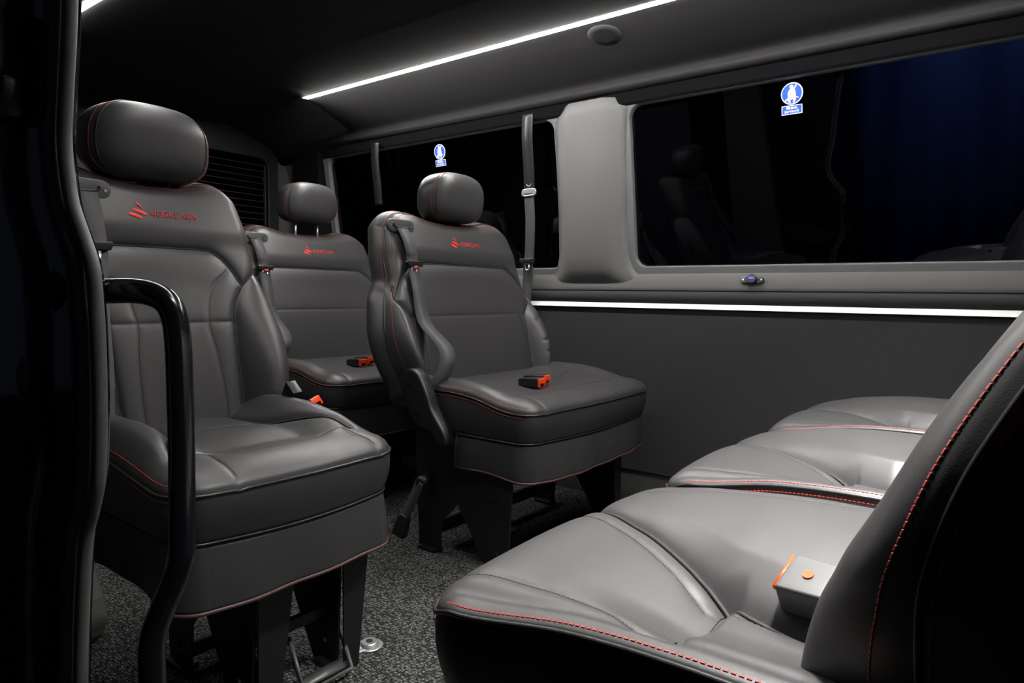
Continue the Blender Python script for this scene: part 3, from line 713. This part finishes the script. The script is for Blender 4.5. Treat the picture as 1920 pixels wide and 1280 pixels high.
# window surround (tilting inward to the top); coordinates (Y, z)
SX = .012
surround = struct(holed_plate('wall_upper_right', [(YF, .80), (YR, .80), (YR, 1.545), (YF, 1.545)],
    [rrect(-.62, .892, 1.185, 1.472, .05), rrect(1.50, .892, 2.90, 1.472, .05)], 'wallgrey', .016, .006, lambda a, b, c: (xw(b) + SX + c, a, b)))
# sill that catches the light: wedge below the openings
sill = [(XW + .02, .808), (XW - .012, .810), (XW - .016, .822), (XW + .004, .884), (XW + .03, .890)]
struct(MB().prism(sill, 'y', YF, YR).build('trim_3', 'wallgrey', smooth=True, angle=50))
struct(MB().box((XW - .115, 2.93, .815), (XW - .02, YR - .16, 1.55)).build('corner_shade_panel', 'blackliner', smooth=False, bevel=.01))  # dark panel added in place of the shade in the rear corner
# pillar cover between the two windows
def pil(z):
    t = (z - .80) / .7
    return t
vs = []; rows = [(.80, 1.05, 1.63, .000), (.82, 1.09, 1.60, .006), (.845, 1.14, 1.565, .017), (.865, 1.170, 1.545, .027), (.89, 1.19, 1.53, .034), (.94, 1.205, 1.515, .036), (1.10, 1.207, 1.505, .036), (1.30, 1.200, 1.50, .036), (1.42, 1.190, 1.495, .036), (1.455, 1.185, 1.490, .036), (1.50, 1.205, 1.45, .034)]
ncol = 13
for z, a, b, d in rows:
    for k in range(ncol):
        u = k / (ncol - 1); dep = d * min(1, 3.2 * u) * min(1, 5 * (1 - u)) if True else 0
        dep = d * (sstep(0, .28, u)) * (1 - sstep(.80, 1, u))
        vs.append((xw(z) - dep - .002, a + (b - a) * u, z))
fs = [(i * ncol + j, i * ncol + j + 1, (i + 1) * ncol + j + 1, (i + 1) * ncol + j) for i in range(len(rows) - 1) for j in range(ncol - 1)]
struct(mk('trim_4', vs, fs, 'wallgrey', solid=.004))
# dark band above the windows
struct(MB().prism([(xw(1.475) - .006, 1.470), (xw(1.48) - .010, 1.476), (xw(1.53) - .018, 1.545), (xw(1.53) + .02, 1.545), (xw(1.47) + .003, 1.472)], 'y', YF, YR).build('trim_5', 'blackliner', smooth=False))
def pane(name, y0, y1, z0, z1):
    g = MB(); P = rrect(y0, z0, y1, z1, .05); n = len(P)
    g.add([(xw(b) + .020, a, b) for a, b in P] + [(xw(b) + .025, a, b) for a, b in P], [tuple(range(n)), tuple(range(n, 2 * n))] + [(i, (i + 1) % n, n + (i + 1) % n, n + i) for i in range(n)])
    o = g.build(name, 'glass', smooth=False); struct(o)
    s = MB(); L = [(xw(b) + .014, a, b) for a, b in rrect(y0 + .004, z0 + .004, y1 - .004, z1 - .004, .048)]; s.tube(L, .006, 8, closed=True); s.build('window_seal', 'darktrim', o)
    return o
win1 = pane('window_1', -.628, 1.193, .884, 1.480); win2 = pane('window_2', 1.492, 2.908, .884, 1.480)
# ceiling with coves (profile in X,z)
cp = [(2.215, 1.52), (2.190, 1.517), (2.172, 1.526), (2.165, 1.540), (2.150, 1.556), (2.10, 1.575), (2.02, 1.605), (1.94, 1.632), (1.880, 1.646), (1.86, 1.648), (1.845, 1.642), (1.80, 1.640), (1.60, 1.642), (1.375, 1.644)]
cp = smooth_path(cp, 5); cpl = [(2.75 - x, z) for x, z in cp[::-1]]
allp = [tuple(p) for p in cp] + cpl[1:]
_e = [(x, float(np.interp(x, [p[0] for p in allp[::-1]], [p[1] for p in allp[::-1]]))) for x in (1.545, 1.50, 1.45, 1.40, 1.355, .815, .77, .72, .67, .625)]
allp = sorted([p for p in allp if not (1.35 < p[0] < 1.55 or .62 < p[0] < .82)] + _e, key=lambda p: -p[0])
allp = [(max(x, .36), z) for x, z in allp]
top_ = [(x, z + .012) for x, z in allp][::-1]
vs = []; n = len(allp)
for yv in (YF, YR): vs += [(x, yv, z) for x, z in allp]
fs = [(i, i + 1, n + i + 1, n + i) for i in range(n - 1)]
ys = [YF, .02, .26, YR]; vs = [(x, yv, z) for yv in ys for x, z in allp]; fs = []
for j in range(3):
    for i in range(n - 1):
        xm = (allp[i][0] + allp[i + 1][0]) / 2
        if j == 1 and allp[i][1] > 1.6 and (abs(xm - .72) < .075 or abs(xm - 1.45) < .075): continue
        fs.append((j * n + i, j * n + i + 1, (j + 1) * n + i + 1, (j + 1) * n + i))
struct(mk('ceiling', vs, fs, 'headliner', solid=.006))
# near side wall behind the door pillar, header over the opening, front wall out of view
struct(MB().box((.30, 1.30, 0), (.36, YR, 1.56)).build('wall_left', 'darktrim', smooth=False))
hd = MB(); hd.box((.31, YF, 1.47), (.42, YR, 1.66)); struct(hd.build('trim_6', 'blackpanel', smooth=False, bevel=.01))
struct(MB().box((.30, YF - .03, -.03), (XW + .05, YF, 1.72)).build('wall_front', 'blackpanel', smooth=False))
# rear wall with door window and heater lines
rear = struct(holed_plate('wall_back', [(.30, 0), (2.32, 0), (2.32, 1.70), (.30, 1.70)], [rrect(1.45, .90, 2.14, 1.50, .06)], 'blackpanel', .02, .004, lambda a, b, c: (a, YR + c, b)))
w3 = struct(MB().box((1.42, YR + .012, .88), (2.17, YR + .016, 1.52)).build('window_3', 'glass', smooth=False))
for w_, a, b in ((w3, 1.46, 2.13),):
    hl = MB()
    for k in range(17):
        z = .95 + k * .032; hl.tube([(a, YR + .009, z), (b, YR + .009, z)], .0014, 5)
    hl.tube([(b, YR + .009, .93), (b, YR + .009, 1.47)], .0022, 5); hl.tube([(a, YR + .009, .93), (a, YR + .009, 1.47)], .0022, 5)
    hl.build('heater_lines', 'heater', w_)
struct(MB().prism([(2.195, YR - .004), (2.20, YR - .03), (2.235, YR - .12), (2.285, YR - .17), (2.32, YR - .17), (2.32, YR - .004)], 'z', .80, 1.50).build('trim_7', 'wallgrey', smooth=True, angle=40))
struct(MB().box((2.15, YR - .03, 0), (2.30, YR - .005, .80)).build('trim_8', 'darktrim', smooth=False, bevel=.008))

# ------------------------------------------------------------------ door pillar, seals
SE = [(1.66, .80), (1.45, .835), (1.30, .862), (1.12, .886), (1.03, .905), (.974, .915), (.93, .910), (.89, .897), (.85, .868), (.815, .845), (.77, .838), (.73, .835), (.65, .836), (.567, .846), (.52, .866), (.48, .888), (.40, .905), (.294, .920), (.10, .935), (-.15, .94)]
SE = [(a, b + .030) for a, b in SE]
SP = smooth_path(SE, 6)
poly = [(y_ + .035, z_) for z_, y_ in SP]
pp = MB(); pp.prism(poly + [(1.75, -.15), (1.75, 1.66)], 'x', .318, .36); plr = struct(pp.build('door_pillar', 'paint', smooth=False, bevel=.006))
ridge = MB(); ridge.tube([(.318, y_ + .125 + .02 * math.sin(z_ * 3), z_) for z_, y_ in SP], .016, 12); rg = ridge.build('pillar_ridge', 'paint', plr)
for off, r_, xx in ((.006, .0085, .335), (.025, .0085, .328)):
    s = MB(); s.tube([(xx, y_ + off, z_) for z_, y_ in SP], r_, 12); s.build('rubber_seal', 'rubber', plr)
# lower grey trim by the door and inner pillar lining
struct(MB().prism([(1.50, .14), (1.25, .185), (1.194, .204), (1.145, .232), (1.115, .256), (1.104, .285), (1.115, .315), (1.142, .350), (1.19, .45), (1.22, .60), (1.30, 1.5), (1.50, 1.5)], 'x', .362, .430).build('trim_9', 'plinth', smooth=False, bevel=.01))
# striker plate on the pillar
lp = thing('striker_plate', 'black six-sided latch plate with a slot on the door pillar', 'latch plate', (.316, 0, 0))
hexa = [(1.012, .700), (1.035, .716), (1.058, .716), (1.080, .700), (1.080, .672), (1.060, .655), (1.035, .655), (1.012, .672)]
hexa = [(a - .004, b - .018) for a, b in hexa]
o = MB().prism(hexa, 'x', -.004, .002).build('plate', 'steel_black', lp, smooth=False, bevel=.001)
MB().box((-.0055, 1.022, .664), (-.002, 1.062, .674)).build('slot', 'gloss_black', lp, smooth=False, bevel=.001)
sc = MB()
for z in (.688, .648): sc.tube([(-.007, 1.042, z), (-.003, 1.042, z)], .004, 8)
sc.build_each('screw', 'steel_black', lp, smooth=False)
# grey door fitting at the left edge of the opening
df = thing('door_fitting', 'grey rounded plastic fitting at the left edge beyond the door pillar', 'bracket', (.30, 1.20, 0))
mb = MB(); mb.prism([(.965, 1.031), (.968, 1.038), (.985, 1.043), (1.06, 1.046), (1.06, 1.000), (1.01, .995), (.985, 1.012), (.972, 1.020)], 'x', .278, .292); lo1 = mb.build('lower_lobe', 'grey_plastic', df, bevel=.004)
mb = MB(); mb.prism([(.988, 1.120), (.994, 1.126), (1.06, 1.13), (1.06, 1.050), (1.0, 1.050), (.990, 1.072)], 'x', .280, .290); up1 = mb.build('upper_lobe', 'grey_plastic', df, bevel=.004)
mb = MB(); mb.box((.290, 1.01, 1.0), (.320, 1.06, 1.13)); mb.build('mounting_block', 'plastic', df, bevel=.003)
df.location = (0, 0, 0)

# ------------------------------------------------------------------ grab pole
gp = thing('grab_pole', 'bent black tubular grab pole standing in the doorway before the narrow seat', 'pole', (0, 0, 0))
P = smooth_path([(.33, .955, .787), (.364, .926, .787), (.385, .900, .788), (.400, .880, .785), (.412, .865, .775), (.418, .856, .755), (.419, .850, .72), (.418, .846, .66), (.416, .841, .58), (.410, .833, .48), (.408, .831, .455), (.401, .836, .425), (.392, .845, .395), (.383, .853, .362), (.379, .854, .335), (.378, .852, .30), (.378, .852, .15), (.378, .852, .004)], 6)
MB().tube(P, .0158, 24).build('tube', 'gloss_black', gp)
fl = MB(); fl.tube([(.378, .852, .001), (.378, .852, .010)], .036, 24); fl.build('base_flange', 'steel_black', gp, smooth=False, bevel=.002)
fl = MB(); fl.tube([(.325, .959, .787), (.336, .950, .787)], .028, 24); fl.build('mounting_flange', 'steel_black', gp, smooth=False)

# ------------------------------------------------------------------ lights
for x, z, lab in ((1.865, 1.650, 'long white LED light line in the ceiling beside the windows'), (.885, 1.650, 'short piece of white LED light line at the upper left beside the door pillar')):
    t = thing('led_light', lab, 'light', (x, 0, z), 0, 'ceiling light lines')
    MB().box((-.016, LED_Y0, -.008), (.016, 2.60, -.001)).build('diffuser', 'led' if x > 1 else 'led_dim', t, smooth=False)
    MB().box((-.019, YF + .02, -.003), (.019, YR - .03, .004)).build('channel', 'alu', t, smooth=False)
# unseen recessed fill lights, added to brighten the rear-facing seats
for dx, lab in ((.72, 'added round fill light, out of view above the nearest rear-facing seat'), (1.45, 'added round fill light, out of view above the middle and far rear-facing seats')):
    dl = thing('added_fill_light', lab, 'light', (dx, .14, 1.643), 0, 'added fill lights')
    n = 40; prof = [(.070, .135), (.070, -.012), (.073, -.016), (.092, -.016), (.10, -.009), (.150, -.006), (.153, .0)]
    vs = [(r_ * math.cos(2 * PI * k / n), r_ * math.sin(2 * PI * k / n), z) for r_, z in prof for k in range(n)]
    fs = [(i * n + k, i * n + (k + 1) % n, (i + 1) * n + (k + 1) % n, (i + 1) * n + k) for i in range(len(prof) - 1) for k in range(n)]
    mk('bezel', vs, fs, 'plastic', dl); MB().tube([(0, 0, .131), (0, 0, .135)], .069, 40).build('lens', 'fill_glow', dl, smooth=False)
# round ceiling fitting between light line and window
sp = thing('ceiling_speaker', 'round black fitting in the curved headliner between light line and window', 'speaker', (1.955, 1.135, 1.634), 0)
mb = MB(); n = 40; rr = [(0, -.012), (.030, -.014), (.048, -.014), (.056, -.010), (.059, -.002), (.060, .004)]
vs = [(0, 0, -.012)]; fs = []
for r_, z in rr[1:]:
    for k in range(n): a = 2 * PI * k / n; vs.append((r_ * math.cos(a), r_ * math.sin(a), z))
for k in range(n): fs.append((0, 1 + k, 1 + (k + 1) % n))
for i in range(len(rr) - 2):
    for k in range(n): fs.append((1 + i * n + k, 1 + i * n + (k + 1) % n, 1 + (i + 1) * n + (k + 1) % n, 1 + (i + 1) * n + k))
o = mk('cover', vs, fs, 'headliner', sp); o2 = MB().tube([(.057 * math.cos(2 * PI * k / n), .057 * math.sin(2 * PI * k / n), -.004) for k in range(n)], .004, 8, closed=True).build('rim', 'grey_plastic', sp)
sp.rotation_euler = (0, math.radians(18), 0)

# ------------------------------------------------------------------ wall mounted belts
def wall_belt(loc_y, label, lower=True):
    t = thing('wall_seat_belt', label, 'seat belt', (0, loc_y, 0), 0, 'wall-mounted seat belts')
    off = -.045
    top = MB(); P = [(xw(1.49) + off + .01, 0, 1.492), (xw(1.4) + off, .004, 1.40), (xw(1.3) + off, .006, 1.30), (xw(1.21) + off, .010, 1.205)]
    P = smooth_path(P, 6)
    g = MB().ribbon(P, [(0, 1, 0)] * len(P), .050, .004).build('belt_sleeve', 'plastic', t)
    if lower:
        mb = MB(); q = P[-1] + np.array([-.004, 0, .03]); ring = [(q[0], q[1] + .013 * math.cos(2 * PI * k / 20), q[2] + .017 * math.sin(2 * PI * k / 20)) for k in range(20)]
        mb.tube(ring, .0016, 6, closed=True); mb.build('button_ring', 'chrome', g)
        c = P[-1] + np.array([-.003, 0, -.012])
        out = rrect(-.034, -.014, .034, .014, .012, 4); inn = rrect(-.022, -.010, .022, -.003, .003, 4)
        m2 = holed_plate('belt_loop', out, [inn], 'chrome', .004, .0015, lambda a, b, d: (c[0] + d, c[1] + a, c[2] + b)); m2.parent = t
        P2 = smooth_path([(c[0], c[1], 1.188), (xw(1.1) + off, .016, 1.08), (xw(.95) + off + .003, .036, .95), (xw(.93) + off, .042, .925)], 6)
        MB().ribbon(P2, [(0, 1, 0)] * len(P2), .046, .002).build('webbing', 'web', t)
        tg = tongue(t, (0, 0, 0), 1.0); tg.location = (xw(.93) + off - .006, .043, .925); tg.rotation_euler = (0, 0, -PI / 2)
        P3 = smooth_path([(xw(.92) + off - .002, .043, .915), (XW - .04, .050, .86), (XW - .035, .06, .80), (XW - .03, .07, .70), (XW - .03, .08, .5), (XW - .03, .09, .05)], 6)
        MB().ribbon(P3, [(0, 1, 0)] * len(P3), .048, .004).build('lower_webbing', 'web', t)
    return t
wall_belt(1.600, 'grey seat belt hanging from the ceiling edge with chrome loop and tongue')
wall_belt(2.49, 'dark seat belt sleeve hanging at the rear window behind the corner seat', lower=False)

# ------------------------------------------------------------------ signs on the glass
def text_mesh(body, size):
    cu = bpy.data.curves.new('t', 'FONT'); cu.body = body; cu.size = size; cu.align_x = 'CENTER'; cu.extrude = .0001; cu.offset = size * .02
    o = bpy.data.objects.new('t', cu); C.objects.link(o); bpy.context.view_layer.update()
    me = bpy.data.meshes.new_from_object(o.evaluated_get(bpy.context.evaluated_depsgraph_get())); bpy.data.objects.remove(o)
    return me
def sign(yc, zc, label):
    t = thing('seat_belt_sign', label, 'sign', (xw(zc) + .016, yc, zc), 0, 'signs on the windows')
    t.rotation_euler = (0, -math.atan(.10 / .67), 0)
    R = .033; n = 48
    # local: +y is toward the rear (left in the picture) so text runs along -y
    def disc(nm, r, x, m, cz=.018): return MB().tube([(x, 0, cz), (x - .0008, 0, cz)], r, n).build(nm, m, t, smooth=False)
    disc('white_ring', R, .0, 'signwhite'); disc('blue_disc', R * .90, -.0008, 'blue')
    def flat(nm, polys, m, x):
        mb = MB()
        for p in polys: mb.prism([(-a, b) for a, b in p], 'x', x - .0006, x)
        return mb.build(nm, m, t, smooth=False)
    f = []
    hd_ = [(.0055 * math.cos(2 * PI * k / 16) - .001, .018 + .0205 + .0055 * math.sin(2 * PI * k / 16)) for k in range(16)]; f.append(hd_)
    f.append([(-.012, .008), (-.012, .022), (-.007, .031), (-.002, .034), (.004, .033), (.010, .027), (.012, .016), (.012, .008)])
    f.append([(-.012, .008), (.012, .008), (.012, -.002), (.008, -.009), (.003, -.009), (.005, .000), (-.005, .000), (-.003, -.009), (-.008, -.009), (-.012, -.002)])
    f.append([(.004, .033), (.012, .043), (.015, .041), (.008, .030)])
    f.append([(-.012, .006), (-.021, -.001), (-.019, -.004), (-.011, .001)]); f.append([(.012, .009), (.021, .005), (.020, .002), (.012, .005)])
    flat('figure', f, 'signwhite', -.0018)
    flat('belt_line', [[(-.0105, .008), (-.0095, .0075), (.0075, .0305), (.0065, .031)], [(-.011, .0055), (-.011, .0045), (.012, .0070), (.012, .008)]], 'blue', -.0026)
    flat('white_plate', [[(-.031, -.044), (.031, -.044), (.031, -.0165), (-.031, -.0165)]], 'signwhite', 0.0)
    flat('blue_plate', [[(-.0285, -.0415), (.0285, -.0415), (.0285, -.0190), (-.0285, -.0190)]], 'blue', -.0008)
    for body, zz in (('Muista', -.0285), ('turvavyö', -.0385)):
        me = text_mesh(body, .0125); me.materials.clear(); me.materials.append(M['signwhite'])
        for v in me.vertices: v.co = Vector((-.0022 - v.co.z, -v.co.x, v.co.y + zz))
        me.name = 'lettering'; link(bpy.data.objects.new('lettering', me), t)
    return t
sign(.625, 1.405, 'blue round seat belt sign on the large right window'); sign(2.130, 1.400, 'small blue round seat belt sign on the rear side window')

# ------------------------------------------------------------------ socket on the sill
so = thing('charging_socket', 'oval dark charging socket with a blue glow on the window sill', 'socket', (XW - .013, .742, .846), 0)
so.rotation_euler = (0, math.radians(18), 0)
pl = []
for cx, a0 in ((.026, -90), (-.026, 90)):
    for k in range(9):
        a = math.radians(a0 + 180 * k / 8); pl.append((cx + .012 * math.cos(a), .0 + .012 * math.sin(a)))
MB().prism(pl, 'x', -.005, .002).build('plate', 'plastic', so, bevel=.001)
MB().tube([(-.004, 0, .001), (-.016, 0, .001)], .017, 24).build('collar', 'plastic', so, smooth=False, bevel=.002)
MB().box((-.0175, -.008, -.002), (-.0155, .008, .006)).build('blue_display', 'bluelight', so, smooth=False)
sc = MB()
for s in (-1, 1): sc.tube([(-.004, s * .030, 0), (-.0065, s * .030, 0)], .003, 10)
sc.build_each('screw', 'chrome', so, smooth=False)

# ------------------------------------------------------------------ floor fittings
fa = thing('floor_anchor', 'round chrome anchor bolt set in the carpet beside the narrow seat legs', 'floor anchor', (.972, 1.135, 0))
MB().tube([(0, 0, 0), (0, 0, .004)], .030, 32).build('washer', 'chrome', fa, smooth=False, bevel=.001)
MB().tube([(0, 0, .004), (0, 0, .012)], .019, 32).build('bolt_head', 'chrome', fa, smooth=False, bevel=.002)
MB().tube([(0, 0, .012), (0, 0, .0135)], .008, 6).build('hex_socket', 'steel_black', fa, smooth=False)
MB().box((-.040, -.012, .001), (-.020, .012, .006)).build('clip', 'chrome', fa, smooth=False, bevel=.001)
fb = thing('floor_bolt', 'small metal fitting on the floor under the seat beside the window', 'floor fitting', (1.72, 1.33, 0))
MB().box((-.05, -.012, 0), (.05, .012, .010)).build('rail_piece', 'grey_plastic', fb, smooth=False, bevel=.002)
MB().tube([(-.045, 0, .01), (-.045, 0, .03)], .008, 12).build('stud', 'chrome', fb, smooth=False)

# ------------------------------------------------------------------ outside
ld = bpy.data.lights.new('tarp_fill_lamp', 'POINT'); ld.energy = 260; ld.color = (.6, .75, 1); ld.shadow_soft_size = .2  # unseen lamp, added so the tarpaulin shows through the tinted glass
lo_ = bpy.data.objects.new('tarp_fill_lamp', ld); C.objects.link(lo_); lo_.location = (2.75, -.3, 2.9); tag(lo_, 'added unseen fill lamp outside the van to light the tarpaulin', 'lamp')
struct(MB().box((-6, -8, -.45), (9, 9, -.40)).build('floor_outside', 'asphalt', smooth=False))
vs = []; n = 80
for k in range(n):
    yv = -6 + 6.69 * k / (n - 1); x = 3.4 + .04 * math.sin(yv * 9) + .03 * math.sin(yv * 23 + 1)
    vs += [(x, yv, -.4), (x + .02 * math.sin(yv * 7), yv, 3.2)]
tp = mk('tarpaulin', vs, [(2 * k, 2 * k + 1, 2 * k + 3, 2 * k + 2) for k in range(n - 1)], 'tarp', solid=.003)
tag(tp, 'dark blue tarpaulin hanging outside the large right window', 'tarpaulin')
